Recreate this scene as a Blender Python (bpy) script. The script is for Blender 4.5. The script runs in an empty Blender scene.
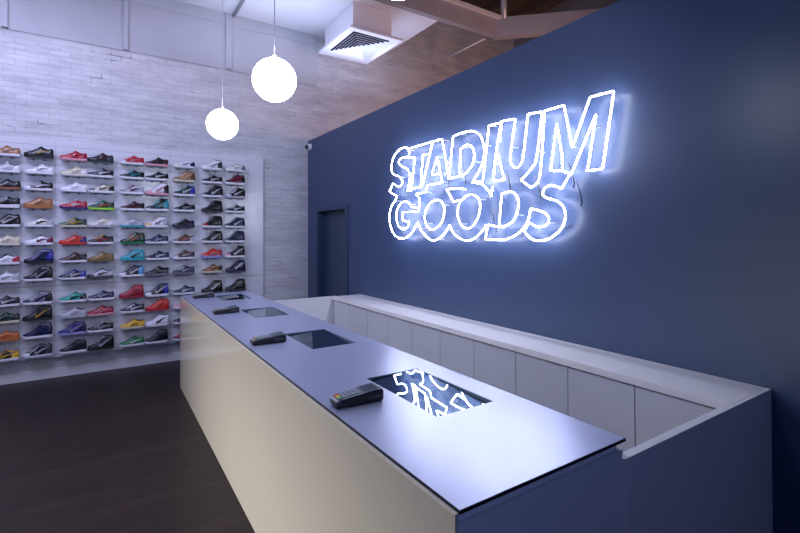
import bpy, bmesh, math, random
from mathutils import Vector, Matrix
random.seed(7)
C = bpy.context.scene.collection
sc = bpy.context.scene
R = math.radians

# ---------------------------------------------------------------- materials
def rgb(h):
    """'#rrggbb' (sRGB) to linear"""
    h = h.lstrip('#'); v = [int(h[i:i+2], 16)/255 for i in (0, 2, 4)]
    return tuple(x/12.92 if x <= .04045 else ((x+.055)/1.055)**2.4 for x in v)
def newmat(name):
    m = bpy.data.materials.new(name); m.use_nodes = True
    nt = m.node_tree; nt.nodes.clear()
    o = nt.nodes.new('ShaderNodeOutputMaterial'); b = nt.nodes.new('ShaderNodeBsdfPrincipled')
    nt.links.new(b.outputs[0], o.inputs[0])
    return m, nt, b
def mat(name, col, rough=.5, metal=0, var=.08, scale=12, bump=0, spec=.5, coat=0, aniso=0):
    if isinstance(col, str): col = rgb(col)
    m, nt, b = newmat(name)
    b.inputs['Roughness'].default_value = rough; b.inputs['Metallic'].default_value = metal
    b.inputs['Specular IOR Level'].default_value = spec; b.inputs['Coat Weight'].default_value = coat
    b.inputs['Coat Roughness'].default_value = .05; b.inputs['Anisotropic'].default_value = aniso
    tc = nt.nodes.new('ShaderNodeTexCoord'); n = nt.nodes.new('ShaderNodeTexNoise')
    n.inputs['Scale'].default_value = scale; n.inputs['Detail'].default_value = 4
    nt.links.new(tc.outputs['Object'], n.inputs['Vector'])
    mx = nt.nodes.new('ShaderNodeMix'); mx.data_type = 'RGBA'
    nt.links.new(n.outputs['Fac'], mx.inputs[0])
    mx.inputs[6].default_value = (*[c*(1-var) for c in col], 1); mx.inputs[7].default_value = (*[min(1, c*(1+var)) for c in col], 1)
    nt.links.new(mx.outputs[2], b.inputs['Base Color'])
    if bump:
        bp = nt.nodes.new('ShaderNodeBump'); bp.inputs['Strength'].default_value = bump; bp.inputs['Distance'].default_value = .002
        nt.links.new(n.outputs['Fac'], bp.inputs['Height']); nt.links.new(bp.outputs[0], b.inputs['Normal'])
    return m
def emit(name, col, s):
    m, nt, b = newmat(name)
    b.inputs['Base Color'].default_value = (.8, .8, .8, 1)
    b.inputs['Emission Color'].default_value = (*col, 1); b.inputs['Emission Strength'].default_value = s
    return m

def brick_mat():
    m, nt, b = newmat('painted_brick')
    tc = nt.nodes.new('ShaderNodeTexCoord'); sp = nt.nodes.new('ShaderNodeSeparateXYZ'); cb = nt.nodes.new('ShaderNodeCombineXYZ')
    L = nt.links.new
    L(tc.outputs['Object'], sp.inputs[0]); L(sp.outputs['X'], cb.inputs['X']); L(sp.outputs['Z'], cb.inputs['Y'])
    nd = nt.nodes.new('ShaderNodeTexNoise'); nd.inputs['Scale'].default_value = 6; nd.inputs['Detail'].default_value = 3
    L(cb.outputs[0], nd.inputs['Vector'])
    vm = nt.nodes.new('ShaderNodeVectorMath'); vm.operation = 'MULTIPLY_ADD'
    L(nd.outputs['Color'], vm.inputs[0]); vm.inputs[1].default_value = (.014, .014, 0); L(cb.outputs[0], vm.inputs[2])
    br = nt.nodes.new('ShaderNodeTexBrick'); br.inputs['Scale'].default_value = 1
    br.inputs['Brick Width'].default_value = .215; br.inputs['Row Height'].default_value = .066
    br.inputs['Mortar Size'].default_value = .006; br.inputs['Mortar Smooth'].default_value = .6; br.inputs['Bias'].default_value = 0
    br.inputs['Color1'].default_value = (.60, .595, .61, 1); br.inputs['Color2'].default_value = (.555, .55, .565, 1); br.inputs['Mortar'].default_value = (.50, .495, .515, 1)
    L(vm.outputs[0], br.inputs['Vector'])
    n2 = nt.nodes.new('ShaderNodeTexNoise'); n2.inputs['Scale'].default_value = 2.2; n2.inputs['Detail'].default_value = 8; n2.inputs['Roughness'].default_value = .7
    st = nt.nodes.new('ShaderNodeMapping'); st.inputs['Scale'].default_value = (.8, 3.2, 1); L(cb.outputs[0], st.inputs[0]); L(st.outputs[0], n2.inputs['Vector'])
    rp = nt.nodes.new('ShaderNodeValToRGB'); rp.color_ramp.elements[0].position = .35; rp.color_ramp.elements[0].color = (.74, .73, .76, 1)
    rp.color_ramp.elements[1].position = .6; rp.color_ramp.elements[1].color = (1, 1, 1, 1)
    L(n2.outputs['Fac'], rp.inputs[0])
    # chipped dark joints, few
    n3 = nt.nodes.new('ShaderNodeTexNoise'); n3.inputs['Scale'].default_value = 3.5; n3.inputs['Detail'].default_value = 6
    L(tc.outputs['Object'], n3.inputs['Vector'])
    gt = nt.nodes.new('ShaderNodeMapRange'); gt.inputs[1].default_value = .64; gt.inputs[2].default_value = .70; L(n3.outputs['Fac'], gt.inputs[0])
    ml = nt.nodes.new('ShaderNodeMath'); ml.operation = 'MULTIPLY'; L(gt.outputs[0], ml.inputs[0]); L(br.outputs['Fac'], ml.inputs[1])
    mx = nt.nodes.new('ShaderNodeMix'); mx.data_type = 'RGBA'; mx.blend_type = 'MULTIPLY'; mx.inputs[0].default_value = 1
    L(br.outputs['Color'], mx.inputs[6]); L(rp.outputs[0], mx.inputs[7])
    m3 = nt.nodes.new('ShaderNodeMix'); m3.data_type = 'RGBA'; L(ml.outputs[0], m3.inputs[0]); L(mx.outputs[2], m3.inputs[6]); m3.inputs[7].default_value = (.12, .11, .13, 1)
    L(m3.outputs[2], b.inputs['Base Color']); b.inputs['Roughness'].default_value = .55
    sb = nt.nodes.new('ShaderNodeMath'); sb.operation = 'SUBTRACT'; sb.inputs[0].default_value = 1; L(br.outputs['Fac'], sb.inputs[1])
    ad = nt.nodes.new('ShaderNodeMath'); ad.operation = 'MULTIPLY_ADD'; L(n2.outputs['Fac'], ad.inputs[0]); ad.inputs[1].default_value = .9; L(sb.outputs[0], ad.inputs[2])
    bp = nt.nodes.new('ShaderNodeBump'); bp.inputs['Strength'].default_value = .5; bp.inputs['Distance'].default_value = .004
    L(ad.outputs[0], bp.inputs['Height']); L(bp.outputs[0], b.inputs['Normal'])
    return m
def wood_floor_mat():
    m, nt, b = newmat('dark_wood_planks'); L = nt.links.new
    tc = nt.nodes.new('ShaderNodeTexCoord')
    br = nt.nodes.new('ShaderNodeTexBrick'); br.inputs['Scale'].default_value = 1; br.inputs['Brick Width'].default_value = 1.6; br.inputs['Row Height'].default_value = .13
    br.inputs['Mortar Size'].default_value = .0015; br.inputs['Color1'].default_value = (.024, .0145, .0130, 1); br.inputs['Color2'].default_value = (.015, .0095, .0088, 1); br.inputs['Mortar'].default_value = (.006, .005, .005, 1)
    L(tc.outputs['Object'], br.inputs['Vector'])
    mp = nt.nodes.new('ShaderNodeMapping'); mp.inputs['Scale'].default_value = (1.2, 14, 1); L(tc.outputs['Object'], mp.inputs[0])
    n = nt.nodes.new('ShaderNodeTexNoise'); n.inputs['Scale'].default_value = 2; n.inputs['Detail'].default_value = 6; L(mp.outputs[0], n.inputs['Vector'])
    mr = nt.nodes.new('ShaderNodeMapRange'); mr.inputs[1].default_value = .3; mr.inputs[2].default_value = .7; mr.inputs[3].default_value = .65; mr.inputs[4].default_value = 1.3; L(n.outputs['Fac'], mr.inputs[0])
    vm = nt.nodes.new('ShaderNodeVectorMath'); vm.operation = 'SCALE'; L(br.outputs['Color'], vm.inputs[0]); L(mr.outputs[0], vm.inputs['Scale'])
    L(vm.outputs[0], b.inputs['Base Color']); b.inputs['Roughness'].default_value = .42; b.inputs['Specular IOR Level'].default_value = .25
    bp = nt.nodes.new('ShaderNodeBump'); bp.inputs['Strength'].default_value = .25; bp.inputs['Distance'].default_value = .002; L(n.outputs['Fac'], bp.inputs['Height']); L(bp.outputs[0], b.inputs['Normal'])
    return m
def clear_mat():
    m, nt, b = newmat('clear_acrylic'); L = nt.links.new
    b.inputs['Base Color'].default_value = (.75, .78, .85, 1); b.inputs['Roughness'].default_value = .12
    tr = nt.nodes.new('ShaderNodeBsdfTransparent'); mx = nt.nodes.new('ShaderNodeMixShader'); mx.inputs[0].default_value = .22
    L(tr.outputs[0], mx.inputs[1]); L(b.outputs[0], mx.inputs[2])
    o = [n for n in nt.nodes if n.type == 'OUTPUT_MATERIAL'][0]; L(mx.outputs[0], o.inputs[0])
    return m
def steel_mat():
    m, nt, b = newmat('brushed_steel'); L = nt.links.new
    tc = nt.nodes.new('ShaderNodeTexCoord'); mp = nt.nodes.new('ShaderNodeMapping'); mp.inputs['Scale'].default_value = (8, 1.2, 1); L(tc.outputs['Object'], mp.inputs[0])
    n = nt.nodes.new('ShaderNodeTexNoise'); n.inputs['Scale'].default_value = 6; n.inputs['Detail'].default_value = 5; L(mp.outputs[0], n.inputs['Vector'])
    mr = nt.nodes.new('ShaderNodeMapRange'); mr.inputs[3].default_value = STEEL_R-.03; mr.inputs[4].default_value = STEEL_R+.03; L(n.outputs['Fac'], mr.inputs[0]); L(mr.outputs[0], b.inputs['Roughness'])
    b.inputs['Base Color'].default_value = (*STEEL_C, 1); b.inputs['Metallic'].default_value = STEEL_M
    bp = nt.nodes.new('ShaderNodeBump'); bp.inputs['Strength'].default_value = .01; bp.inputs['Distance'].default_value = .0002; L(n.outputs['Fac'], bp.inputs['Height']); L(bp.outputs[0], b.inputs['Normal'])
    return m

# ---------------------------------------------------------------- tuning values
STEEL_R, STEEL_C, STEEL_M = .29, (.36, .39, .55), .36
NEON_L, GLOBE_L = 37.0, 33.0

M = dict(
    brick=brick_mat(), floor=wood_floor_mat(), clear=clear_mat(), steel=steel_mat(),
    ceiling=mat('white_ceiling_paint', (.72, .72, .75), .6, scale=1.5, var=.05),
    lintel=mat('painted_concrete', (.42, .42, .45), .6, scale=1.8, var=.16, bump=.3),
    beam=mat('grey_painted_beam', (.33, .32, .36), .6, scale=2.5, var=.15),
    wood=mat('dark_ceiling_timber', (.10, .065, .045), .7, scale=5, var=.3),
    blue=mat('navy_blue_paint', (.034, .059, .132), .37, scale=1.2, var=.05, spec=.45),
    bluedoor=mat('navy_door_paint', (.027, .046, .095), .4, scale=1.2, var=.05),
    panel=mat('white_slatwall', (.63, .63, .67), .22, scale=2, var=.03),
    store=mat('grey_store_wall', (.20, .20, .22), .7, scale=1, var=.06),
    cream=mat('cream_back_painted_glass', (.50, .475, .42), .08, scale=.8, var=.02, spec=.6),
    creamedge=mat('cream_glass_edge', (.66, .62, .52), .2, var=.03),
    white=mat('white_laminate', (.66, .65, .67), .35, scale=1.4, var=.03),
    lam=mat('satin_white_laminate', (.62, .62, .62), .4, scale=1.4, var=.03),
    gap=mat('dark_joint', (.008, .009, .014), .5),
    sedge=mat('dark_steel_edge', (.02, .022, .035), .35, metal=.6),
    mirror=mat('dark_mirror_glass', (.30, .37, .42), .015, metal=1, var=.01),
    insetf=mat('inset_frame', (.10, .14, .20), .3, metal=.3),
    black=mat('black_plastic', (.012, .012, .016), .4, var=.15, scale=40),
    dgrey=mat('dark_grey_plastic', (.06, .065, .08), .35, var=.1),
    lgrey=mat('silver_plastic', (.34, .36, .42), .35, var=.06),
    key=mat('grey_key', (.28, .3, .36), .45), kred=mat('red_key', (.6, .03, .03), .4), kyel=mat('yellow_key', (.75, .5, .03), .4), kgrn=mat('green_key', (.03, .38, .1), .4),
    screen=mat('grey_screen', (.055, .075, .10), .12),
    pipe=mat('grey_metal_pipe', (.42, .42, .46), .4, metal=.4),
    vent=mat('white_vent_metal', (.80, .80, .84), .4, var=.03),
    ventdark=mat('painted_duct_shade', (.006, .008, .03), .8),  # near-black that paints in the shade behind the louvres
    cord=mat('pale_cord', (.5, .5, .56), .5), cap=mat('white_metal_cap', (.7, .7, .72), .4),
    neon=emit('white_neon', (.77, .80, 1), NEON_L), globe=emit('glowing_globe', (.74, .80, 1), GLOBE_L),
)
# ---------------------------------------------------------------- geometry helpers
def obj(name, bm, m, parent=None, smooth=False, loc=None):
    me = bpy.data.meshes.new(name)
    bmesh.ops.recalc_face_normals(bm, faces=bm.faces)
    if smooth:
        for f in bm.faces: f.smooth = True
    bm.to_mesh(me); bm.free()
    for x in (m if isinstance(m, list) else [m]): me.materials.append(x)
    o = bpy.data.objects.new(name, me); C.objects.link(o)
    if parent: o.parent = parent
    if loc: o.location = loc
    return o
def box(bm, x0, x1, y0, y1, z0, z1, bev=0, mi=0):
    b2 = bmesh.new()
    vs = [b2.verts.new((x, y, z)) for z in (z0, z1) for x, y in ((x0, y0), (x1, y0), (x1, y1), (x0, y1))]
    for q in ((3, 2, 1, 0), (4, 5, 6, 7), (0, 1, 5, 4), (1, 2, 6, 5), (2, 3, 7, 6), (3, 0, 4, 7)):
        b2.faces.new([vs[i] for i in q])
    if bev: bmesh.ops.bevel(b2, geom=b2.edges[:], offset=bev, segments=2, affect='EDGES', profile=.6)
    for f in b2.faces: f.material_index = mi
    me = bpy.data.meshes.new('t'); b2.to_mesh(me); b2.free(); bm.from_mesh(me); bpy.data.meshes.remove(me)
    return bm
def B(*a, **k): return box(bmesh.new(), *a, **k)
def tube(bm, pts, r, n=8, caps=True):
    pts = [Vector(p) for p in pts]; rings = []
    up = Vector((0, 0, 1))
    for i, p in enumerate(pts):
        a = pts[max(i-1, 0)]; b = pts[min(i+1, len(pts)-1)]; t = (b-a)
        if t.length < 1e-9: t = Vector((0, 0, 1))
        t.normalize(); ref = Vector((1, 0, 0)) if abs(t.x) < .9 else Vector((0, 0, 1))
        u = t.cross(ref).normalized(); v = t.cross(u)
        rr = r(i/(len(pts)-1)) if callable(r) else r
        rings.append([bm.verts.new(p+u*rr*math.cos(2*math.pi*k/n)+v*rr*math.sin(2*math.pi*k/n)) for k in range(n)])
    for A, Bb in zip(rings, rings[1:]):
        for k in range(n): bm.faces.new([A[k], A[(k+1) % n], Bb[(k+1) % n], Bb[k]])
    if caps: bm.faces.new(rings[0][::-1]); bm.faces.new(rings[-1])
    return bm
def T(pts, r, n=8): return tube(bmesh.new(), pts, r, n)
def empty(name, loc, rz=0):
    o = bpy.data.objects.new(name, None); C.objects.link(o); o.location = loc; o.rotation_euler = (0, 0, rz); o.empty_display_size = .05
    return o
def tag(o, label=None, cat=None, group=None, kind=None):
    if label: o['label'] = label
    if cat: o['category'] = cat
    if group: o['group'] = group
    if kind: o['kind'] = kind
    return o
def struct(name, bm, m, **k):
    o = obj(name, bm, m, **k); o['kind'] = 'structure'; return o
def copy_tree(o, parent=None):
    c = o.copy(); C.objects.link(c); c.parent = parent
    for ch in list(o.children): copy_tree(ch, c)
    return c

# measured layout (metres); the camera stands over the origin
XA = 2.799          # face of the blue wall
YB = 7.013          # face of the brick wall
HC = 1.042          # counter top
X1, X2, Y1, Y2 = .768, 1.514, .901, 5.756
HB, XI = .969, 2.406 # back counter top and its inner edge
SIGN = [
('S',[[(3.979,2.565,1),(3.978,2.621,0),(4.051,2.668,0),(4.179,2.656,0),(4.276,2.598,0),(4.323,2.504,0),(4.3,2.419,0),(4.181,2.372,0),(4.109,2.319,0),(4.118,2.273,0),(4.181,2.26,0),(4.296,2.306,1),(4.369,2.218,1),(4.216,2.16,1)],[(3.869,2.532,1),(4.101,2.567,0),(4.175,2.528,0),(4.113,2.475,0),(4.005,2.428,0),(3.959,2.351,0),(3.991,2.229,0),(4.012,2.202,1),(3.939,2.192,1),(3.869,2.532,1)]]),
('T',[[(3.972,2.644,1),(3.561,2.648,1),(3.617,2.536,1),(3.73,2.541,1),(3.765,2.222,1),(3.931,2.212,1)]]),
('A',[[(3.561,2.646,1),(3.732,2.247,1)],[(3.561,2.646,1),(3.419,2.648,1),(3.373,2.491,1),(3.318,2.259,1)],[(3.49,2.486,1),(3.581,2.328,1),(3.444,2.32,1),(3.49,2.486,1)],[(3.444,2.32,1),(3.41,2.231,1),(3.656,2.227,1),(3.677,2.162,1),(3.855,2.154,1),(3.79,2.106,1),(3.795,2.026,1)]]),
('D',[[(3.318,2.259,1),(3.254,2.641,1),(3.128,2.653,0),(2.989,2.643,0),(2.904,2.595,0),(2.859,2.523,0),(2.841,2.424,0),(2.888,2.309,0),(2.992,2.197,1),(2.861,2.187,1)],[(3.162,2.288,1),(3.15,2.508,1),(3.068,2.535,0),(3.0,2.507,0),(2.968,2.43,0),(2.991,2.354,0),(3.06,2.294,0),(3.131,2.268,1),(3.318,2.259,1)]]),
('I',[[(2.865,2.187,1),(2.786,2.651,1),(2.648,2.646,1),(2.709,2.392,0),(2.74,2.182,1),(2.614,2.179,1),(2.664,2.324,1),(2.687,2.401,1)]]),
('U',[[(2.661,2.492,1),(2.642,2.657,1),(2.494,2.645,1),(2.55,2.358,0),(2.533,2.287,0),(2.486,2.26,0),(2.44,2.287,0),(2.412,2.37,0),(2.37,2.655,1),(2.234,2.643,1),(2.287,2.321,0),(2.333,2.242,0),(2.439,2.159,1),(2.344,2.092,1),(2.275,2.135,0),(2.246,2.269,0),(2.213,2.643,1)]]),
('M',[[(2.213,2.643,1),(2.045,2.646,1),(1.98,2.337,1),(1.84,2.651,1),(1.672,2.648,1),(1.753,2.164,1),(1.87,2.164,1),(1.854,2.218,0),(1.797,2.529,1),(1.99,2.153,1),(2.062,2.187,1),(2.163,2.199,1),(2.107,2.528,1),(2.062,2.289,1),(2.062,2.187,1)]]),
('G',[[(4.216,2.16,1),(4.251,2.107,0),(4.333,2.046,0),(4.37,1.937,0),(4.348,1.833,0),(4.28,1.745,0),(4.16,1.694,0),(4.045,1.702,0),(3.934,1.751,0),(3.826,1.859,1)],[(3.795,2.026,1),(3.814,2.011,1),(3.932,2.026,1),(3.993,2.078,0),(4.086,2.09,0),(4.185,2.039,0),(4.225,1.947,0),(4.199,1.852,0),(4.121,1.798,0),(4.019,1.807,0),(3.977,1.872,1),(4.095,1.886,1),(4.107,1.978,1),(3.819,1.973,1),(3.786,2.025,1)]]),
('O',[[(3.826,1.859,1),(3.758,1.777,0),(3.669,1.715,0),(3.572,1.68,0),(3.468,1.7,0),(3.367,1.762,0),(3.309,1.823,1)],[(3.476,2.07,0),(3.401,2.018,0),(3.39,1.937,0),(3.436,1.844,0),(3.55,1.789,0),(3.646,1.809,0),(3.697,1.889,0),(3.678,1.98,0),(3.602,2.048,0),(3.476,2.07,0)],[(3.349,2.16,1),(3.251,2.039,1),(3.146,2.049,1)],[(3.349,2.16,1),(3.229,2.162,0),(3.084,2.141,1)]]),
('O',[[(3.307,1.821,1),(3.253,1.751,0),(3.169,1.704,0),(3.068,1.684,0),(2.97,1.705,0),(2.876,1.766,0),(2.825,1.816,1)],[(2.996,2.086,0),(2.92,2.048,0),(2.897,1.982,0),(2.921,1.893,0),(2.988,1.816,0),(3.067,1.791,0),(3.147,1.826,0),(3.192,1.915,0),(3.177,2.003,0),(3.095,2.073,0),(2.996,2.086,0)],[(2.996,2.195,1),(2.873,2.166,0),(2.793,2.102,0),(2.763,2.056,1),(2.748,2.136,1)]]),
('D',[[(2.644,2.069,1),(2.542,2.076,0),(2.484,2.037,0),(2.469,1.971,0),(2.491,1.89,0),(2.543,1.833,0),(2.632,1.796,1),(2.677,1.817,1),(2.644,2.069,1)],[(2.677,1.801,1),(2.807,1.82,1),(2.835,1.697,1),(2.633,1.694,0),(2.569,1.708,0),(2.49,1.738,0),(2.421,1.784,0),(2.377,1.835,1)]]),
('S',[[(1.993,2.166,1),(2.07,2.061,1),(2.153,2.093,0),(2.213,2.078,0),(2.234,2.036,0),(2.2,2.006,0),(2.109,1.976,0),(2.053,1.928,0),(2.038,1.864,0),(2.066,1.791,0),(2.124,1.738,0),(2.203,1.7,0),(2.299,1.694,0),(2.363,1.719,0),(2.414,1.764,1),(2.362,1.829,1)],[(2.399,1.801,1),(2.369,1.852,1),(2.347,1.933,1),(2.269,1.916,0),(2.201,1.886,0),(2.182,1.842,0),(2.215,1.802,0),(2.284,1.796,0),(2.348,1.82,1)]]),
]
# ---------------------------------------------------------------- the setting
struct('floor', B(-4.5, 7.6, -3, 7.3, -.05, 0), M['floor'])
struct('wall_back', B(-4.5, 7.6, YB, YB+.2, 0, 6.4), M['brick'])
struct('wall_left', B(-4.6, -4.5, -3, YB, 0, 6.4), M['store'])
struct('wall_front', B(-4.6, 7.6, -3.1, -3, 0, 6.4), M['store'])
struct('wall_side', B(7.6, 7.7, -3.1, YB, 0, 6.4), M['store'])
bm = B(-4.5, 4.30, 5.5, YB, 5.0, 5.10)
c = struct('ceiling', bm, M['ceiling'])
bm = B(-4.6, 7.7, -3.1, 7.3, 6.3, 6.4)
struct('ceiling', bm, M['wood'])
bm = bmesh.new()
for i in range(18): box(bm, -4.5+.68*i, -4.38+.68*i, -3, 7.1, 6.08, 6.3)
struct('trim_5', bm, M['wood'])
# concrete band above the bricks, with pilaster seams
bm = B(-4.5, 2.95, YB-.012, YB, 4.17, 5.0)
box(bm, -.99, -.93, YB-.045, YB-.01, 4.18, 5.0); box(bm, .235, .285, YB-.045, YB-.01, 4.18, 5.0)
box(bm, 1.52, 1.60, YB-.04, YB-.01, 4.18, 5.0)
box(bm, -4.5, 2.95, YB-.02, YB-.01, 4.83, 5.0)
struct('trim_1', bm, M['lintel'])
struct('baseboard_back', B(-4.5, XA, YB-.018, YB, 0, .115, bev=.004), M['white'])
# deep beam at the edge of the ceiling, then turning
struct('trim_2', B(-4.5, 5.45, 5.40, 5.5, 4.998, 5.31), M['beam'])
bm = bmesh.new()
p0, p1 = Vector((5.45, 5.5, 0)), Vector((7.2, 3.75, 0)); nrm = Vector((.07, .07, 0))
v = [bm.verts.new(q+Vector((0, 0, z))) for z in (4.998, 5.31) for q in (p0-Vector((0, .1, 0)), p1, p1+nrm, p0+nrm)]
for q in ((0, 1, 2, 3), (4, 5, 6, 7), (0, 1, 5, 4), (1, 2, 6, 5), (2, 3, 7, 6), (3, 0, 4, 7)): bm.faces.new([v[i] for i in q])
struct('trim_3', bm, M['beam'])
struct('trim_4', B(4.0, 5.5, 5.34, 5.40, 5.28, 5.33), M['white'])

# blue wall with its doorway
D0, D1, DH = 5.625, 6.595, 2.10
bm = B(XA, XA+.2, -3, D0, 0, 3.25); box(bm, XA, XA+.2, D1, YB, 0, 3.25); box(bm, XA, XA+.2, D0, D1, DH, 3.25)
struct('wall_right', bm, M['blue'])
d = struct('door_1', B(XA+.10, XA+.14, D0, D1, .005, DH), M['bluedoor'])
bm = B(XA-.018, XA+.10, D0-.05, D0+.012, 0, DH+.05); box(bm, XA-.018, XA+.10, D1-.012, D1+.05, 0, DH+.05); box(bm, XA-.018, XA+.10, D0+.012, D1-.012, DH-.012, DH+.05)
obj('door_frame', bm, M['bluedoor'], d)


# ---------------------------------------------------------------- slatwall panels
PX = [-1.75, -.475, .785, 2.067]; PZ = [.245, 1.125, 2.905]
words = {0: 'left', 1: 'middle', 2: 'right'}
for j in range(2):
    for i in range(3):
        bm = bmesh.new(); x0, x1 = PX[i]+.001, PX[i+1]-.001; z0, z1 = PZ[j]+.002, PZ[j+1]-.002
        box(bm, x0, x1, YB-.026, YB-.002, z0, z1)
        n = round((z1-z0)/.074)
        for k in range(n):
            a = z0+(z1-z0)*k/n
            box(bm, x0, x1, YB-.032, YB-.026, a+.002, a+(z1-z0)/n-.002)
        o = obj('slatwall_panel', bm, M['panel'])
        tag(o, 'white grooved wall panel behind the sneakers, %s %s of the six' % (('lower', 'upper')[j], words[i]), 'wall panel', 'grooved panels behind the sneakers')

# ---------------------------------------------------------------- sneakers
L0 = .270
PROF = {  # upper height above the sole along the shoe, toe to heel
 'low':  [(0, .012), (.05, .026), (.15, .040), (.28, .047), (.42, .066), (.54, .088), (.60, .094), (.68, .078), (.80, .066), (.90, .068), (.97, .078), (1, .070)],
 'mid':  [(0, .012), (.05, .028), (.15, .042), (.28, .052), (.42, .078), (.54, .108), (.62, .128), (.72, .118), (.84, .112), (.93, .118), (.98, .116), (1, .090)],
 'high': [(0, .012), (.05, .028), (.15, .042), (.28, .054), (.42, .086), (.54, .116), (.63, .140), (.72, .142), (.84, .136), (.93, .137), (.98, .133), (1, .100)],
}
PROF['runner'] = [(0, .012), (.05, .026), (.15, .041), (.28, .052), (.42, .076), (.54, .096), (.61, .100), (.68, .084), (.80, .070), (.90, .074), (.97, .088), (1, .078)]
SOLE = {'low': .026, 'mid': .028, 'high': .028, 'runner': .038}
def lerp(tab, u):
    if u <= tab[0][0]: return tab[0][1]
    for (a, va), (b, vb) in zip(tab, tab[1:]):
        if u <= b:
            t = (u-a)/(b-a); t = t*t*(3-2*t)*.5+t*.5; return va+(vb-va)*t
    return tab[-1][1]
WID = [(0, .018), (.04, .031), (.12, .042), (.25, .0485), (.38, .047), (.55, .040), (.7, .036), (.85, .036), (.94, .032), (1, .020)]
TOPW = [(0, .9), (.3, .8), (.5, .55), (.65, .62), (.85, .74), (1, .8)]
def S(kind, u, v, side, off=0):
    """surface point: u toe to heel, v 0 at the sole to 1 on the ridge, side -1/+1 (y)"""
    w = lerp(WID, u)+off; h = lerp(PROF[kind], u)+off; z0 = SOLE[kind]-.004+toe_spring(u)
    a = v*math.pi/2; tw = lerp(TOPW, u)
    y = w*(math.cos(a)**.55)*(1-(1-tw)*min(1, v*1.15)) if v < 1 else 0
    z = z0+h*(math.sin(a)**(.8 if u > .5 else .95))
    x = -L0/2+L0*u + (off*1.5 if u > .97 else -off*1.5 if u < .03 else 0)
    return Vector((x, side*y, z))
def toe_spring(u): return .010*max(0, 1-u/.22)**2
US = [0, .02, .05, .1, .16, .22, .28, .34, .40, .46, .52, .57, .61, .65, .70, .76, .82, .88, .93, .97, 1]
VS = [0, .12, .25, .4, .55, .7, .82, .92, 1]
def m_upper(kind):
    bm = bmesh.new(); rings = []
    for u in US:
        ring = [bm.verts.new(S(kind, u, v, -1)) for v in VS]+[bm.verts.new(S(kind, u, v, 1)) for v in VS[-2::-1]]
        rings.append(ring)
    for a, b in zip(rings, rings[1:]):
        for k in range(len(a)-1): bm.faces.new([a[k], b[k], b[k+1], a[k+1]])
        bm.faces.new([a[-1], b[-1], b[0], a[0]])
    bm.faces.new(rings[0]); bm.faces.new(rings[-1][::-1])
    return bm
def m_patch(kind, us, vlo, vhi, off=.0016, n=5, close_top=False):
    """overlay following the surface on both sides; vlo/vhi are functions of u"""
    bm = bmesh.new()
    for side in (-1, 1):
        g = []
        for u in us:
            a, b = vlo(u), vhi(u)
            g.append([bm.verts.new(S(kind, u, a+(b-a)*k/n, side, off)) for k in range(n+1)])
        for p, q in zip(g, g[1:]):
            for k in range(n): bm.faces.new([p[k], q[k], q[k+1], p[k+1]])
    for s_ in (0, -1):
        u = us[s_]
        if u in (0, 1):
            ring = [bm.verts.new(S(kind, u, vlo(u)+(vhi(u)-vlo(u))*k/n, -1, off)) for k in range(n+1)]+[bm.verts.new(S(kind, u, vlo(u)+(vhi(u)-vlo(u))*k/n, 1, off)) for k in range(n, -1, -1)]
            bm.faces.new(ring)
    bmesh.ops.remove_doubles(bm, verts=bm.verts, dist=.0002)
    g2 = bmesh.ops.solidify(bm, geom=bm.faces[:], thickness=.0012)
    return bm
def m_sole(kind):
    bm = bmesh.new(); rings = []; s = SOLE[kind]
    for u in US:
        w = lerp(WID, u)+.004; x = -L0/2+L0*u+(.004 if u == 1 else -.004 if u == 0 else 0); t = toe_spring(u)
        b = .9 if u not in (0, 1) else .8
        ch = s*(1.12 if u > .7 else 1)
        rings.append([bm.verts.new((x, -w*b, t)), bm.verts.new((x, -w, t+.006)), bm.verts.new((x, -w, t+ch-.003)), bm.verts.new((x, -w*.95, t+ch)), bm.verts.new((x, w*.95, t+ch)), bm.verts.new((x, w, t+ch-.003)), bm.verts.new((x, w, t+.006)), bm.verts.new((x, w*b, t))])
    for a, b in zip(rings, rings[1:]):
        for k in range(8): bm.faces.new([a[k], b[k], b[(k+1) % 8], a[(k+1) % 8]])
    bm.faces.new(rings[0]); bm.faces.new(rings[-1][::-1])
    return bm
def m_swoosh(kind):
    bm = bmesh.new()
    # tick-shaped side emblem: thin tail at the heel, thick belly, hook up at the front
    top = [(.93, .66), (.80, .50), (.68, .38), (.57, .29), (.49, .27), (.455, .34), (.465, .50)]
    bot = [(.93, .63), (.80, .40), (.68, .24), (.57, .12), (.47, .08), (.42, .20), (.43, .46)]
    if kind in ('high', 'mid'): top = [(u, v*.86) for u, v in top]; bot = [(u, v*.86) for u, v in bot]
    for side in (-1, 1):
        A = [bm.verts.new(S(kind, u, v, side, .0042)) for u, v in top]; Bq = [bm.verts.new(S(kind, u, v, side, .0042)) for u, v in bot]
        for k in range(len(A)-1): bm.faces.new([A[k], A[k+1], Bq[k+1], Bq[k]])
    bmesh.ops.solidify(bm, geom=bm.faces[:], thickness=.0015)
    return bm
def m_laces(kind):
    bm = bmesh.new(); n = 5 if kind in ('low', 'runner') else 7; u1 = .56 if kind in ('low', 'runner') else .60
    for k in range(n):
        u = .31+(u1-.31)*k/(n-1)
        tube(bm, [S(kind, u, v, s, .003) for s, v in ((-1, .70), (-1, .85), (-1, .95), (1, .95), (1, .85), (1, .70))], .0034, 6)
    for s in (-1, 1): tube(bm, [S(kind, u1+.01, .93, s, .004), S(kind, u1-.02, .75, s, .012), S(kind, u1-.07, .66, s, .010)], .0025, 5)
    return bm
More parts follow.
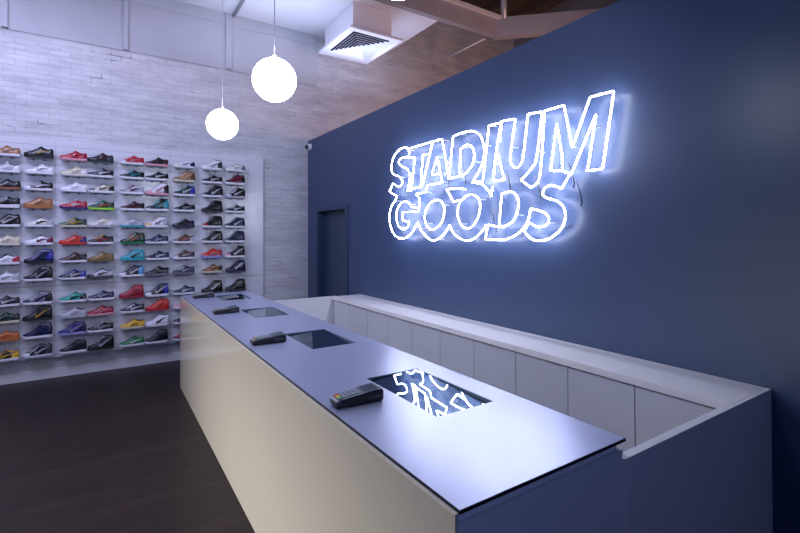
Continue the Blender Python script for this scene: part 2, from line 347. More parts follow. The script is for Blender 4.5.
def m_tongue(kind):
    bm = bmesh.new(); u = .60; a = S(kind, .56, 1, 1, .001)
    h = .022; w = .019
    pts = [(-.012, 0), (-.004, h*.7), (.004, h), (.010, h*.9), (.010, 0)]
    pr = [[bm.verts.new((a.x+dx+.004, y, a.z-.006+dz*(1-abs(y)/w*.25))) for dx, dz in pts] for y in (-w, -w*.5, 0, w*.5, w)]
    for p, q in zip(pr, pr[1:]):
        for k in range(4): bm.faces.new([p[k], q[k], q[k+1], p[k+1]])
        bm.faces.new([p[4], q[4], q[0], p[0]])
    bm.faces.new(pr[0]); bm.faces.new(pr[-1][::-1])
    return bm
def m_collar(kind):
    """padded rim of the ankle opening with the dark lining inside"""
    bm = bmesh.new(); us = [.60, .64, .70, .78, .86, .92, .955]; vv = .90
    L = [S(kind, u, vv, -1, .002) for u in us]; Rr = [S(kind, u, vv, 1, .002) for u in us[::-1]]
    loop = L+Rr; tube(bm, loop+[loop[0]], .0055, 6, caps=False)
    vs = [bm.verts.new(p+Vector((0, 0, .002))) for p in loop]
    c0 = bm.verts.new(sum(loop, Vector())/len(loop)+Vector((0, 0, -.002)))
    top = Vector((0, 0, .0))
    n = len(us)
    mids = []
    for k, u in enumerate(us): mids.append(bm.verts.new(S(kind, u, 1, 1, .0025)))
    for k in range(n-1):
        bm.faces.new([vs[k], vs[k+1], mids[k+1], mids[k]]); bm.faces.new([vs[2*n-1-k], mids[k], mids[k+1], vs[2*n-2-k]])
    bm.verts.remove(c0)
    return bm
def shoe_proto(kind):
    e = empty('sneaker', (0, 0, 0)); P = {}
    gm = M['lgrey']
    def part(name, bm, sm=True):
        o = obj(name, bm, gm, e, smooth=sm); o.material_slots[0].link = 'OBJECT'; return o
    part('sole', m_sole(kind), False)
    part('upper', m_upper(kind))
    part('toe_cap', m_patch(kind, [0, .02, .05, .1, .16, .21, .25], lambda u: 0, lambda u: .50+.2*(1-u/.25)))
    part('heel_counter', m_patch(kind, [.78, .82, .88, .93, .97, 1], lambda u: 0, lambda u: .30+.38*min(1, (u-.78)/.12)))
    part('eyestay', m_patch(kind, [.26, .30, .34, .40, .46, .52, .57, .60], lambda u: .52+.10*(u-.26)/.34, lambda u: .80))
    part('laces', m_laces(kind)); part('tongue', m_tongue(kind)); part('collar', m_collar(kind))
    part('swoosh', m_swoosh(kind), False)
    return e
protos = {k: shoe_proto(k) for k in PROF}
PAL = dict(black='#0e0e13', white='#d9d7de', offwhite='#cfc9bf', cream='#c9c0a6', red='#a8142c', crimson='#8f1030', scarlet='#c22a20', maroon='#3d1420', tan='#a0714a', wheat='#a0683a',
  grey='#6e6c78', lgrey='#a9a8b4', dgrey='#34343e', navy='#17193f', royal='#232a94', teal='#2f96a0', seagreen='#18917f', green='#0c6a3c', dgreen='#12382e', lime='#8fcf3c', orange='#c25a1c',
  yellow='#d0a316', gold='#b08a2c', brown='#5a3a28', olive='#6e5a36', pink='#cf8f9c', purple='#2c2468', lavender='#8f8cc0', copper='#b0602c', silver='#b9bcc8', gum='#8a5138', sky='#3d8fc0', burgundy='#6b1630', dteal='#1c4650')
_mc = {}
def shoemat(c, sole=False):
    k = (c, sole)
    if k not in _mc: _mc[k] = mat('shoe_'+c+('_rubber' if sole else ''), PAL[c], .30 if not sole else .5, var=.15, scale=60, bump=.15)
    return _mc[k]
ROWZ = [2.659, 2.468, 2.272, 2.058, 1.838, 1.624, 1.405, 1.197, .920, .729, .522, .297]
COLX = [-.938, -.630, -.293, -.008, .334, .623, .950, 1.317, 1.637]
RN = ['top', 'second', 'third', 'fourth', 'fifth', 'sixth', 'seventh', 'eighth', 'ninth', 'tenth', 'eleventh', 'bottom']
CN = ['leftmost', 'second from left', 'third from left', 'fourth from left', 'fifth from left', 'sixth from left', 'seventh from left', 'second from right', 'rightmost']
# kind, sole, upper, toe, heel, eyestay, laces, swoosh, collar, description
SH = [
 [('low','white','tan','tan','tan','gum','tan','gum','brown','tan low sneaker with white sole'),
  ('runner','black','black','black','black','black','black','gold','black','black sneaker with gold tick and black sole'),
  ('low','pink','red','red','crimson','red','red','crimson','crimson','red low sneaker with pale pink sole'),
  ('low','black','black','black','dgrey','maroon','black','burgundy','black','black low sneaker with dark red side'),
  ('low','white','red','lgrey','red','red','pink','pink','crimson','red low sneaker with grey toe'),
  ('low','pink','black','black','maroon','black','maroon','maroon','black','black and maroon low sneaker'),
  ('low','white','white','cream','navy','white','white','lgrey','white','white low sneaker with navy heel tab'),
  ('mid','white','white','white','dgrey','cream','white','lgrey','black','white sneaker with black collar'),
  ('low','white','white','offwhite','grey','cream','lgrey','cream','grey','white and cream low sneaker')],
 [('low','white','lgrey','white','white','lgrey','white','white','black','pale grey low sneaker with black collar'),
  ('low','white','white','white','white','white','white','lgrey','white','plain white low sneaker'),
  ('low','offwhite','cream','cream','white','cream','cream','offwhite','cream','cream low sneaker with rounded toe'),
  ('low','white','black','black','black','lgrey','black','white','black','black and white low sneaker'),
  ('low','white','black','black','black','teal','black','teal','black','black low sneaker with teal side'),
  ('low','white','black','black','black','black','dgrey','white','black','black low sneaker with white tick'),
  ('mid','cream','tan','olive','brown','cream','tan','cream','brown','tan and cream patterned mid sneaker'),
  ('low','white','black','navy','black','black','black','white','black','navy black low sneaker with white tick'),
  ('mid','white','burgundy','black','black','black','black','burgundy','black','burgundy and black mid sneaker')],
 [('low','gum','black','black','black','black','dgrey','black','black','black sneaker with gum sole'),
  ('low','white','black','white','black','white','black','white','black','black sneaker with white toe'),
  ('low','white','white','white','white','white','white','white','white','pure white low sneaker'),
  ('low','white','cream','dgrey','black','lgrey','grey','grey','black','cream and grey striped sneaker'),
  ('low','white','lgrey','grey','lgrey','burgundy','burgundy','burgundy','lgrey','light grey sneaker with burgundy laces'),
  ('high','pink','white','pink','black','lgrey','white','pink','black','white and pink high top with black collar'),
  ('mid','white','dgreen','black','royal','green','white','white','royal','green and white mid sneaker with blue heel'),
  ('high','white','black','navy','black','black','black','white','black','black high top with white tick'),
  ('mid','lgrey','black','lgrey','black','white','dgrey','white','black','black mid sneaker with grey toe')],
 [('runner','white','black','black','black','lgrey','lgrey','black','black','black sneaker with silver stripe and white sole'),
  ('runner','wheat','wheat','wheat','wheat','tan','wheat','tan','wheat','wheat brown sneaker all over'),
  ('low','purple','red','red','red','scarlet','white','white','red','red sneaker with white tick and purple sole'),
  ('low','lime','dgreen','dgreen','dgreen','green','green','orange','dgreen','green sneaker with orange tick and lime sole'),
  ('low','white','maroon','maroon','black','maroon','maroon','maroon','black','dark maroon sneaker with white sole'),
  ('high','white','black','black','teal','teal','teal','teal','black','black and teal high top'),
  ('low','white','black','navy','black','black','black','lgrey','black','black low sneaker with bright white sole'),
  ('high','black','black','black','black','dgrey','black','dgrey','black','all black high top'),
  ('low','white','black','dgrey','black','white','black','white','black','black and white sneaker with broad white side')],
 [('mid','white','black','black','black','black','black','white','black','black mid sneaker with large white tick'),
  ('low','white','offwhite','offwhite','lgrey','white','grey','dgrey','grey','white sneaker with grey brown side'),
  ('low','cream','dgreen','green','dgreen','yellow','green','yellow','dgreen','green and yellow sneaker'),
  ('low','lgrey','offwhite','offwhite','white','offwhite','offwhite','offwhite','cream','domed off-white sneaker'),
  ('low','teal','lgrey','lgrey','lgrey','offwhite','lgrey','lgrey','grey','pale sneaker with teal sole'),
  ('mid','white','white','yellow','lgrey','white','yellow','grey','black','white sneaker with yellow laces and black tongue'),
  ('low','navy','black','black','navy','black','navy','dgrey','navy','black sneaker with navy sole'),
  ('high','white','black','red','black','dgrey','black','dgrey','black','black high top with red toe'),
  ('mid','white','navy','navy','navy','navy','dgrey','white','navy','navy mid sneaker with white tick')],
 [('low','offwhite','cream','cream','cream','offwhite','cream','offwhite','cream','cream beige low sneaker'),
  ('low','white','white','white','burgundy','white','burgundy','burgundy','maroon','white sneaker with burgundy tick'),
  ('low','scarlet','scarlet','scarlet','purple','scarlet','scarlet','orange','red','orange red sneaker with purple heel'),
  ('low','white','black','black','black','orange','yellow','red','black','black sneaker with orange and yellow side'),
  ('mid','green','dgreen','black','dgreen','orange','dgreen','orange','black','dark green sneaker with orange stripe'),
  ('low','white','navy','navy','navy','purple','navy','lgrey','navy','slim navy sneaker with pale sole'),
  ('low','white','brown','grey','lgrey','brown','brown','pink','brown','grey brown low sneaker'),
  ('high','white','black','dgrey','black','black','black','white','black','black high top with white patch'),
  ('high','white','navy','navy','navy','dteal','navy','navy','navy','dark navy high top')],
 [('low','white','white','white','red','navy','navy','white','navy','white sneaker with navy and red heel'),
  ('high','black','navy','navy','royal','royal','silver','navy','royal','shiny navy blue high top with black sole'),
  ('low','white','maroon','maroon','black','maroon','maroon','maroon','black','dark brown red low sneaker'),
  ('low','olive','olive','olive','olive','gold','olive','gold','olive','olive gold low sneaker'),
  ('mid','teal','teal','teal','teal','teal','teal','black','teal','turquoise sneaker with black tick'),
  ('low','white','navy','black','navy','navy','navy','white','navy','dark low sneaker with thick white sole'),
  ('low','white','brown','lgrey','navy','navy','brown','lgrey','brown','brown navy low sneaker'),
  ('runner','lavender','scarlet','scarlet','red','scarlet','scarlet','pink','red','bright red sneaker'),
  ('high','white','black','pink','black','black','white','white','black','black high top with pink toe')],
 [('low','white','white','white','lgrey','white','white','lgrey','lgrey','white bulky low sneaker'),
  ('high','white','black','black','black','black','black','lgrey','black','black high top with white sole'),
  ('low','white','black','black','royal','royal','royal','white','royal','black and royal blue sneaker with white sole'),
  ('low','dgrey','lgrey','black','lgrey','lgrey','black','dgrey','dgrey','light grey sneaker with black toe'),
  ('mid','white','black','white','sky','black','black','white','sky','black and white sneaker with bright blue heel'),
  ('low','grey','black','black','black','black','black','dgrey','black','plain black low sneaker with grey sole'),
  ('low','grey','navy','navy','navy','white','navy','lgrey','navy','navy sneaker with speckled grey sole'),
  ('low','cream','tan','olive','black','olive','brown','dgrey','brown','olive tan sneaker with cream sole'),
  ('high','navy','navy','black','navy','black','navy','white','navy','navy high top with white tick')],
 [('low','white','black','black','black','dgrey','black','white','black','black sneaker with thick white sole'),
  ('mid','white','grey','dgrey','black','lgrey','dgrey','navy','black','grey mid sneaker with black trim'),
  ('low','white','seagreen','seagreen','black','seagreen','seagreen','black','dteal','sea green low sneaker'),
  ('low','white','navy','dgrey','navy','dteal','dteal','lgrey','black','navy teal low sneaker'),
  ('high','crimson','crimson','crimson','crimson','red','crimson','red','crimson','all crimson high top'),
  ('high','white','black','white','royal','black','royal','white','royal','black and royal high top'),
  ('low','white','navy','navy','navy','navy','navy','white','navy','navy low sneaker with white tick'),
  ('high','black','black','black','black','black','black','white','black','black high top with pale tick'),
  ('high','dgrey','black','black','black','dgreen','black','black','black','black high top without marks')],
 [('low','cream','dgreen','white','black','black','dgreen','black','black','dark green sneaker with cream sole'),
  ('high','black','black','black','black','maroon','maroon','yellow','maroon','black maroon high top with gold tick'),
  ('low','lgrey','lgrey','lgrey','lgrey','lgrey','white','lgrey','black','pale grey sneaker with white tongue'),
  ('low','pink','crimson','crimson','crimson','red','crimson','pink','maroon','crimson sneaker with pink sole'),
  ('low','white','navy','black','black','white','navy','white','black','navy and white low sneaker'),
  ('mid','red','scarlet','red','scarlet','scarlet','orange','red','red','orange red sneaker'),
  ('low','white','lgrey','pink','lgrey','lgrey','white','lgrey','lgrey','pale sneaker half behind the counter')],
 [('low','copper','copper','copper','copper','copper','wheat','orange','brown','shiny copper orange sneaker'),
  ('high','white','navy','navy','navy','black','dgrey','navy','navy','navy high top with white sole'),
  ('mid','lavender','purple','purple','navy','purple','purple','lgrey','navy','purple blue mid sneaker'),
  ('low','white','black','black','black','dgrey','white','lgrey','black','black low sneaker with white stripe'),
  ('low','cream','yellow','yellow','yellow','gold','yellow','gold','maroon','yellow low sneaker'),
  ('mid','white','white','white','white','white','white','black','dgrey','white mid sneaker with black tick'),
  ('low','white','black','dgrey','black','black','black','dgrey','black','dark sneaker half behind the counter')],
 [('low','white','black','white','yellow','yellow','black','yellow','yellow','yellow and black low sneaker'),
  ('mid','silver','black','white','dgrey','silver','black','silver','black','black and silver mid sneaker'),
  ('mid','white','black','black','black','dgrey','dgrey','black','black','black mid sneaker with white tip'),
  ('high','black','black','black','black','black','silver','silver','black','black high top with silver dots'),
  ('low','white','green','green','green','green','dgreen','white','green','green sneaker with white tick'),
  ('high','white','black','black','black','black','dgrey','dgreen','black','black high top with white toe rim'),
  ('low','white','red','black','red','red','red','white','red','red sneaker half behind the counter')],
]
PARTS = ['sole', 'upper', 'toe_cap', 'heel_counter', 'eyestay', 'laces', 'swoosh', 'collar']
# shelf: clear ledge with its two little brackets
shelf0 = empty('shoe_shelf', (0, 0, 0))
bm = B(-.128, .128, -.148, -.034, -.0035, -.0005, bev=.001); box(bm, -.128, .128, -.036, -.0325, -.016, -.0005)
obj('ledge', bm, M['clear'], shelf0)
for s in (-1, 1):
    bm = B(s*.055-.010, s*.055+.010, -.060, -.034, -.020, -.005, bev=.002)
    obj('bracket', bm, M['dgrey'], shelf0)
first = {}
firstshelf = True
for r, row in enumerate(SH):
    for c_, sp in enumerate(row):
        kind = sp[0]; desc = sp[9]
        if kind not in first: e = protos[kind]; first[kind] = 1
        else: e = copy_tree(protos[kind])
        e.location = (COLX[c_]+random.uniform(-.006, .006), YB-.098, ROWZ[r]); e.rotation_euler = (0, 0, random.uniform(-.06, .03))
        tag(e, '%s, %s row, %s' % (desc, RN[r], CN[c_]), 'sneaker', 'sneakers displayed on the wall')
        cols = dict(zip(PARTS, sp[1:9])); cols['tongue'] = sp[6]
        for ch in e.children:
            nm = ch.name.split('.')[0]; ch.material_slots[0].material = shoemat(cols[nm], nm == 'sole')
        s = shelf0 if firstshelf else copy_tree(shelf0); firstshelf = False
        s.location = (COLX[c_], YB, ROWZ[r])
        tag(s, 'small clear shelf, %s row, %s, below %s' % (RN[r], CN[c_], ' '.join(desc.split()[:3])), 'shelf', 'clear shelves on the grooved wall')

# ---------------------------------------------------------------- front counter
ct = empty('service_counter', ((X1+X2)/2, (Y1+Y2)/2, 0))
tag(ct, 'long low counter with glossy cream front below the steel top', 'counter')
ox, oy = ct.location.x, ct.location.y
def cb(name, x0, x1, y0, y1, z0, z1, m, bev=0): 
    return obj(name, B(x0-ox, x1-ox, y0-oy, y1-oy, z0, z1, bev=bev), m, ct)
fp = cb('front_panel', X1-.012, X1-.001, Y1+.004, Y2, .004, HC-.013, M['cream'])
cb('panel_edge', X1-.013, X1-.002, Y1+.003, Y2, HC-.013, HC-.009, M['creamedge'])
cb('core', X1, X2-.02, Y1+.03, Y2-.02, .002, HC-.056, M['gap'])
cb('end_panel', X1, X2-.004, Y1+.008, Y1+.028, .004, HC-.042, M['white'])
cb('end_rail', X1+.004, X2-.03, Y1+.02, Y1+.03, HC-.042, HC-.012, M['white'])
cb('end_panel', X1, X2-.004, Y2-.02, Y2-.001, .004, HC-.012, M['white'])
cb('back_panel', X2-.02, X2-.006, Y1+.03, Y2-.02, .004, HC-.012, M['white'])
top = empty('counter_top', ((X1+X2)/2, (Y1+Y2)/2, HC)); tag(top, 'long brushed steel counter top with four dark glass insets', 'countertop')
holes = [(1.40, 1.965), (2.64, 3.155), (3.88, 4.39), (5.08, 5.56)]; hx0, hx1 = 1.083, 1.385
bm = bmesh.new(); z0, z1 = -.010, 0
ys = [Y1]+[v for h in holes for v in h]+[Y2+.004]
def tb(a, b, c1, c2): box(bm, a-ox, b-ox, c1-oy, c2-oy, z0, z1)
tb(X1+.001, hx0, Y1, Y2+.004); tb(hx1, X2, Y1, Y2+.004)
for i in range(0, len(ys), 2): tb(hx0, hx1, ys[i], ys[i+1])
o = obj('steel_sheet', bm, M['steel'], top)
bm = bmesh.new()
box(bm, X1-ox, X2-ox+.0015, Y1-.0015-oy, Y1-oy, -.011, -.0006); box(bm, X1-ox-.0005, X1-ox+.001, Y1-.0015-oy, Y2-oy, -.011, -.0006); box(bm, X2-ox, X2-ox+.0015, Y1-.0015-oy, Y2-oy, -.011, -.0006)
obj('edge_trim', bm, M['sedge'], top)
for a, b in holes:
    cx, cy = (hx0+hx1)/2, (a+b)/2     # the dark glass lies a little sunk and tilted in its well
    bm = B(hx0-cx+.004, hx1-cx-.004, a-cy+.004, b-cy-.004, -.003, .003)
    tl = Matrix(((1, 0, 0, 0), (0, 1, 0, 0), (.043, .030, 1, 0), (0, 0, 0, 1)))
    bm.transform(tl)
    f = obj('glass_inset', bm, M['mirror'], top, loc=(cx-ox, cy-oy, -.0175))
    bm = bmesh.new()
    box(bm, hx0-ox, hx0-ox+.004, a-oy, b-oy, -.044, -.001); box(bm, hx1-ox-.004, hx1-ox, a-oy, b-oy, -.044, -.001)
    box(bm, hx0-ox+.004, hx1-ox-.004, a-oy, a-oy+.004, -.044, -.001); box(bm, hx0-ox+.004, hx1-ox-.004, b-oy-.004, b-oy, -.044, -.001)
    bm.transform(Matrix.Translation((-(cx-ox), -(cy-oy), .0175)))
    obj('inset_rim', bm, M['insetf'], f)

# ---------------------------------------------------------------- card terminals, keypad end towards -x
def terminal():
    e = empty('card_terminal', (0, 0, 0)); n = 12
    def prof(x):   # half width and top height along the length (x 0..0.215)
        w = lerp([(0, .034), (.02, .041), (.10, .041), (.16, .043), (.205, .042), (.215, .037)], x)
        h = lerp([(0, .028), (.02, .036), (.10, .043), (.16, .050), (.20, .053), (.215, .044)], x)
        return w, h
    xs = [0, .006, .02, .05, .09, .13, .16, .185, .205, .215]
    bm = bmesh.new(); rings = []
    for x in xs:
        w, h = prof(x); b = .012 if x < .03 else 0.002
        rings.append([bm.verts.new(q) for q in ((x, -w*.86, b), (x, -w, b+.008), (x, -w, h-.008), (x, -w*.9, h), (x, w*.9, h), (x, w, h-.008), (x, w, b+.008), (x, w*.86, b))])
    for a, b in zip(rings, rings[1:]):
        for k in range(8): bm.faces.new([a[k], b[k], b[(k+1) % 8], a[(k+1) % 8]])
    bm.faces.new(rings[0]); bm.faces.new(rings[-1][::-1])
    obj('body', bm, M['black'], e)
    bm = B(.004, .05, -.028, .028, 0, .014, bev=.004); obj('foot', bm, M['black'], e)
    def plate(x0, x1, f, dz, t, name, m, par, y0=None, y1=None):
        bm = bmesh.new(); k = 6; top_, bot_ = [], []
        for i in range(k+1):
            x = x0+(x1-x0)*i/k; w, h = prof(x)
            a, b = (-w*f, w*f) if y0 is None else (y0, y1)
            top_.append([bm.verts.new((x, a, h+dz+t)), bm.verts.new((x, b, h+dz+t))]); bot_.append([bm.verts.new((x, a, h+dz)), bm.verts.new((x, b, h+dz))])
        for i in range(k):
            bm.faces.new([top_[i][0], top_[i+1][0], top_[i+1][1], top_[i][1]]); bm.faces.new([bot_[i][0], bot_[i][1], bot_[i+1][1], bot_[i+1][0]])
            for s in (0, 1): bm.faces.new([top_[i][s], top_[i+1][s], bot_[i+1][s], bot_[i][s]])
        for i in (0, k): bm.faces.new([top_[i][0], top_[i][1], bot_[i][1], bot_[i][0]])
        return obj(name, bm, m, par)
    fp = plate(.004, .208, .93, 0, .003, 'faceplate', M['lgrey'], e)
    plate(.010, .118, .80, .003, .0012, 'keypad', M['dgrey'], e)
    plate(.122, .203, .84, .003, .002, 'screen_surround', M['dgrey'], e)
    plate(.130, .190, .66, .005, .0008, 'screen', M['screen'], e)
    ms = [M['kred'], M['kyel'], M['kgrn']]
    for i in range(5):
        for j in range(3):
            x = .014+i*.0205; y = .0195-j*.0195
            plate(x, x+.015, 1, .0042, .0022, 'key', ms[j] if i == 0 else M['key'], e, y-.007, y+.007)
    bm = B(.14, .205, -.0445, -.0365, .018, .030, bev=.0015); obj('card_slot', bm, M['dgrey'], e)
    return e
t0 = terminal()
spots = [(.790, 1.712, -.03, 'black card terminal nearest the camera, beside the reflecting glass inset'),
         (.800, 2.955, .0, 'black card terminal beside the second glass inset of the counter'),
         (.825, 4.27, .03, 'black card terminal third along the counter from the near end'),
         (.840, 5.44, .0, 'small dark card terminal at the far end of the counter')]
for i, (x, y, rz, lb) in enumerate(spots):
    e = t0 if i == 0 else copy_tree(t0)
    e.location = (x, y, HC+.0003); e.rotation_euler = (0, 0, rz); tag(e, lb, 'card terminal', 'card terminals on the counter')

# ---------------------------------------------------------------- back counter
wt = obj('back_worktop', B(XI, XA-.003, Y1+.020, 5.22, HB-.042, HB, bev=.002), M['white'])
tag(wt, 'long white worktop running along the blue wall', 'worktop')
edges = [5.215-.4255*k for k in range(11)]
edges[-1] = Y1+.040
on = ['farthest', 'second from far end', 'third from far end', 'fourth from far end', 'fifth from far end', 'sixth from far end', 'fourth from near end', 'third from near end', 'second from near end', 'nearest']
for k in range(10):
    a, b = edges[k+1], edges[k]
    e = empty('base_cabinet', (XI+.2, (a+b)/2, 0)); tag(e, 'white base cabinet under the back worktop, %s' % on[k], 'cabinet', 'base cabinets below the back worktop')
    obj('carcass', B(-.165, .18, a-(a+b)/2+.001, b-(a+b)/2-.001, .06, HB-.0425), M['gap'], e)
    obj('door', B(-.184, -.166, a-(a+b)/2+.003, b-(a+b)/2-.003, .065, HB-.052, bev=.0015), M['lam'], e)
    obj('plinth', B(-.13, -.115, a-(a+b)/2+.001, b-(a+b)/2-.001, .001, .0595), M['white'], e)
o = obj('end_panel', B(XI+.002, XA-.003, Y1, Y1+.019, .002, HB, bev=.001), M['white']); tag(o, 'white end panel closing the back counter beside the blue wall', 'panel')
o = obj('low_partition', B(X2-.003, XI, Y1, Y1+.034, .002, HB, bev=.001), M['white']); tag(o, 'low white partition panel between near ends of the two counters', 'partition')
o = obj('low_partition', B(X2-.002, XI+.05, 5.2225, 5.26, .002, HB, bev=.001), M['white']); tag(o, 'low white partition panel at far ends of the two counters', 'partition')

# ---------------------------------------------------------------- globe pendants
GR = .1365
def pendant(x, y, z, ztop, lb):
    e = empty('globe_pendant', (x, y, z)); tag(e, lb, 'pendant lamp', 'glowing globe pendants above the counter')
    bm = bmesh.new(); bmesh.ops.create_uvsphere(bm, u_segments=48, v_segments=24, radius=GR); obj('globe', bm, M['globe'], e, smooth=True)
    bm = T([(0, 0, GR-.004), (0, 0, GR+.022)], .012, 16); obj('cap', bm, M['cap'], e, smooth=False)
    obj('cord', T([(0, 0, GR+.03), (0, 0, ztop-z-.03)], .0035, 6), M['cord'], e)
    obj('ceiling_rose', T([(0, 0, ztop-z-.03), (0, 0, ztop-z-.001)], .05, 20), M['cap'], e)
pendant(.917, 4.349, 2.744, 6.08, 'small looking glowing white globe pendant farthest along the counter')
pendant(.921, 2.869, 2.731, 6.08, 'large glowing white globe pendant hanging in middle of the row')
pendant(.915, 1.41, 2.765, 6.08, 'glowing globe pendant whose bottom just shows at the top edge')

# ---------------------------------------------------------------- neon sign
sg = empty('neon_sign', (XA, 3.1, 2.2)); tag(sg, 'white neon outline sign reading STADIUM GOODS on the blue wall', 'neon sign')
def catmull(P, seg=7):
    pts = [Vector((0, p[0], p[1])) for p in P]; cor = [p[2] for p in P]; out = [pts[0]]
    closed = (pts[0]-pts[-1]).length < .002 and not cor[0] and not cor[-1]
    n = len(pts)
    for i in range(n-1):
        p1, p2 = pts[i], pts[i+1]
        if cor[i] and cor[i+1]: out.append(p2); continue
        p0 = (pts[n-2] if closed else p1) if i == 0 else (p1 if cor[i] else pts[i-1])
        p3 = (pts[1] if closed else p2) if i == n-2 else (p2 if cor[i+1] else pts[i+2])
        for k in range(1, seg+1):
            t = k/seg
            out.append(.5*((2*p1)+(p2-p0)*t+(2*p0-5*p1+4*p2-p3)*t*t+(3*p1-p0-3*p2+p3)*t**3))
    return out
NX = -.085
for letter, tubes in SIGN:
    for P in tubes:
        pl = catmull(P); pts = []
        # round the corners a little, as bent glass is
        for i, p in enumerate(pl):
            if 0 < i < len(pl)-1:
                a = (pl[i-1]-p); b = (pl[i+1]-p)
                if a.length > .02 and b.length > .02 and a.normalized().dot(b.normalized()) > -.97:
                    q1 = p+a.normalized()*.010; q2 = p+b.normalized()*.010
                    pts += [q1, (q1+q2)/4+p/2, q2]; continue
            pts.append(p)
        pts = [Vector((NX, p.y-3.1, p.z-2.2)) for p in pts]
        obj('letter_tube', T(pts, .0054, 8), M['neon'], sg, smooth=True)
        for f in (.12, .62):
            q = pts[int(f*(len(pts)-1))]
            obj('tube_support', T([(NX+.008, q.y, q.z), (-.001, q.y, q.z)], .005, 6), M['lgrey'], sg)
# black leads drooping from the tube ends
for (y, z) in ((2.30, 2.06), (2.01, 2.12), (2.60, 2.14), (3.36, 2.20), (3.13, 2.25), (2.76, 1.80), (1.95, 1.99), (4.22, 2.15)):
    q = [Vector((NX+.02, y-3.1+dy, z-2.2+dz)) for dy, dz in ((.02, .12), (.0, .08), (-.015, .03), (-.03, -.03), (-.02, -.06))]
    obj('lead', T(q, .0045, 6), M['black'], sg, smooth=True)

# ---------------------------------------------------------------- ceiling diffuser and box
dv = empty('ceiling_diffuser', (3.287, 6.15, 4.59)); tag(dv, 'square white air vent with nested louvres hanging from the white ceiling', 'air vent')
hw, hl = .432, .55
def frame(bm, a, b, a2, b2, z, z2, t=.004):
    """sloping square ring from half sizes a,b at height z to a2,b2 at z2"""
    def ring(p, q, zz): return [bm.verts.new(v) for v in ((-p, -q, zz), (p, -q, zz), (p, q, zz), (-p, q, zz))]
    r1, r2, r3, r4 = ring(a, b, z), ring(a2, b2, z2), ring(a2-t, b2-t, z2), ring(a-t, b-t, z)
    for A, Bq in ((r1, r2), (r2, r3), (r3, r4), (r4, r1)):
        for k in range(4): bm.faces.new([A[k], A[(k+1) % 4], Bq[(k+1) % 4], Bq[k]])
bm = bmesh.new(); frame(bm, hw, hl, hw, hl, 0, .035, .095); obj('rim', bm, M['vent'], dv)
obj('duct_shade', B(-hw+.09, hw-.09, -hl+.09, hl-.09, .0315, .035), M['ventdark'], dv)  # flat dark plate in place of the shaded hollow of the duct
N = 7
for k in range(N):
    s = k/N; a = (hw-.10)*(1-s*.98); b = (hl-.10)*(1-s*.98)
    bm = bmesh.new(); frame(bm, a+.002, b+.002, a-.026, b-.034, .004, .030, .004); obj('louvre', bm, M['vent'], dv)
obj('neck', B(-.345, .290, -.46, .50, .036, .409), M['ceiling'], dv)

# ---------------------------------------------------------------- pipes, camera
o = obj('ceiling_conduit', T([(1.63, 5.5, 4.975), (1.63, 6.97, 4.975)], .022, 10), M['pipe'], smooth=True); tag(o, 'thin grey conduit running along the white ceiling to brick wall', 'conduit')
o = obj('hanging_pipe', T([(5.55, 5.34, 5.28), (5.55, 5.34, 6.08)], .05, 16), M['pipe'], smooth=True); tag(o, 'grey vertical pipe above the corner of the grey beam', 'pipe')
o = obj('hanging_pipe', T([(5.32, 5.55, 4.98), (5.32, 6.74, 4.98)], .014, 8), M['cap'], smooth=True); tag(o, 'thin pale pipe behind the blue wall, left of the beam corner', 'pipe')
o = obj('hanging_pipe', T([(6.0, 5.75, 5.6), (6.0, 5.75, 5.0), (5.97, 5.75, 4.7), (5.9, 5.75, 4.55), (5.9, 5.75, 3.3)], .02, 8), M['pipe'], smooth=True); tag(o, 'thin bent pipe dropping behind the blue wall, below the beam', 'pipe')
cm = empty('security_camera', (XA, 6.90, 3.135)); tag(cm, 'small white dome security camera at far top corner of blue wall', 'security camera')
obj('housing', T([(0, 0, 0), (-.03, 0, 0), (-.05, 0, 0)], lambda t: .055-.008*t, 20), M['cap'], cm)
bm = bmesh.new(); bmesh.ops.create_uvsphere(bm, u_segments=20, v_segments=12, radius=.036); obj('lens_dome', bm, M['black'], cm, smooth=True, loc=(-.055, .0, -.002))

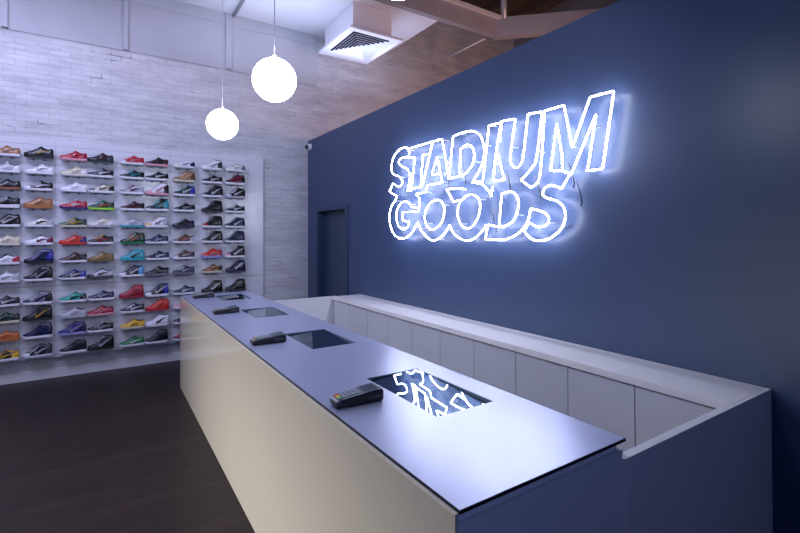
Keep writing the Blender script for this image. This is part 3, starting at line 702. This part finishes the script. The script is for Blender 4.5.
# ---------------------------------------------------------------- room light and added fills
def area(name, loc, rot, sx, sy, power, col):
    l = bpy.data.lights.new(name, 'AREA'); l.shape = 'RECTANGLE'; l.size = sx; l.size_y = sy; l.energy = power; l.color = col
    o = bpy.data.objects.new(name, l); C.objects.link(o); o.location = loc; o.rotation_euler = rot
    return o
# area lights; only the back-room one stands for real lamps
area('store_light', (-1.8, 4.1, 5.2), (R(42), R(-6), 0), 3.0, 1.2, 205, (.60, .62, 1))
area('counter_front_fill', (-4.3, 3.1, 1.35), (R(74), 0, R(-90)), 3.6, 1.2, 40, (1, .93, .84)).data.spread = R(48)  # added warm fill for the cream counter front; no window stands here
area('ceiling_fill', (2.6, 6.1, 4.1), (R(180), 0, 0), 3.2, .6, 26, (.58, .66, 1))  # added upward fill to lift the white ceiling, without a fixture
area('back_room_light', (5.4, 3.2, 3.0), (R(103), 0, R(14)), 1.0, .8, 52, (1, .56, .46))
area('near_face_fill', (-1.0, -2.6, 3.0), (R(80), 0, R(-15)), 3.0, 1.6, 20, (.26, .38, 1)).data.spread = R(120)  # added dim blue fill for the panel ends facing the camera
w = bpy.data.worlds.new('world'); sc.world = w; w.use_nodes = True
w.node_tree.nodes['Background'].inputs[0].default_value = (.16, .24, .6, 1); w.node_tree.nodes['Background'].inputs[1].default_value = .07

# ---------------------------------------------------------------- camera
cam = bpy.data.cameras.new('camera'); co = bpy.data.objects.new('camera', cam); C.objects.link(co); sc.camera = co
r = Vector((0.83717125, -0.5469327, -0.00298583)); u = Vector((-0.0028851, -0.00987506, 0.99994708)); f = Vector((0.54693324, 0.83711834, 0.00984507))
co.matrix_world = Matrix(((r.x, u.x, -f.x, 0), (r.y, u.y, -f.y, 0), (r.z, u.z, -f.z, 1.75), (0, 0, 0, 1)))
cam.sensor_width = 36; cam.lens = 456.7104*36/800; cam.shift_y = -(266.5-228.8419)/800; cam.clip_start = .05
sc.view_settings.view_transform = 'Standard'; sc.view_settings.look = 'None'; sc.view_settings.gamma = 1; sc.view_settings.exposure = 0; sc.view_settings.use_curve_mapping = False
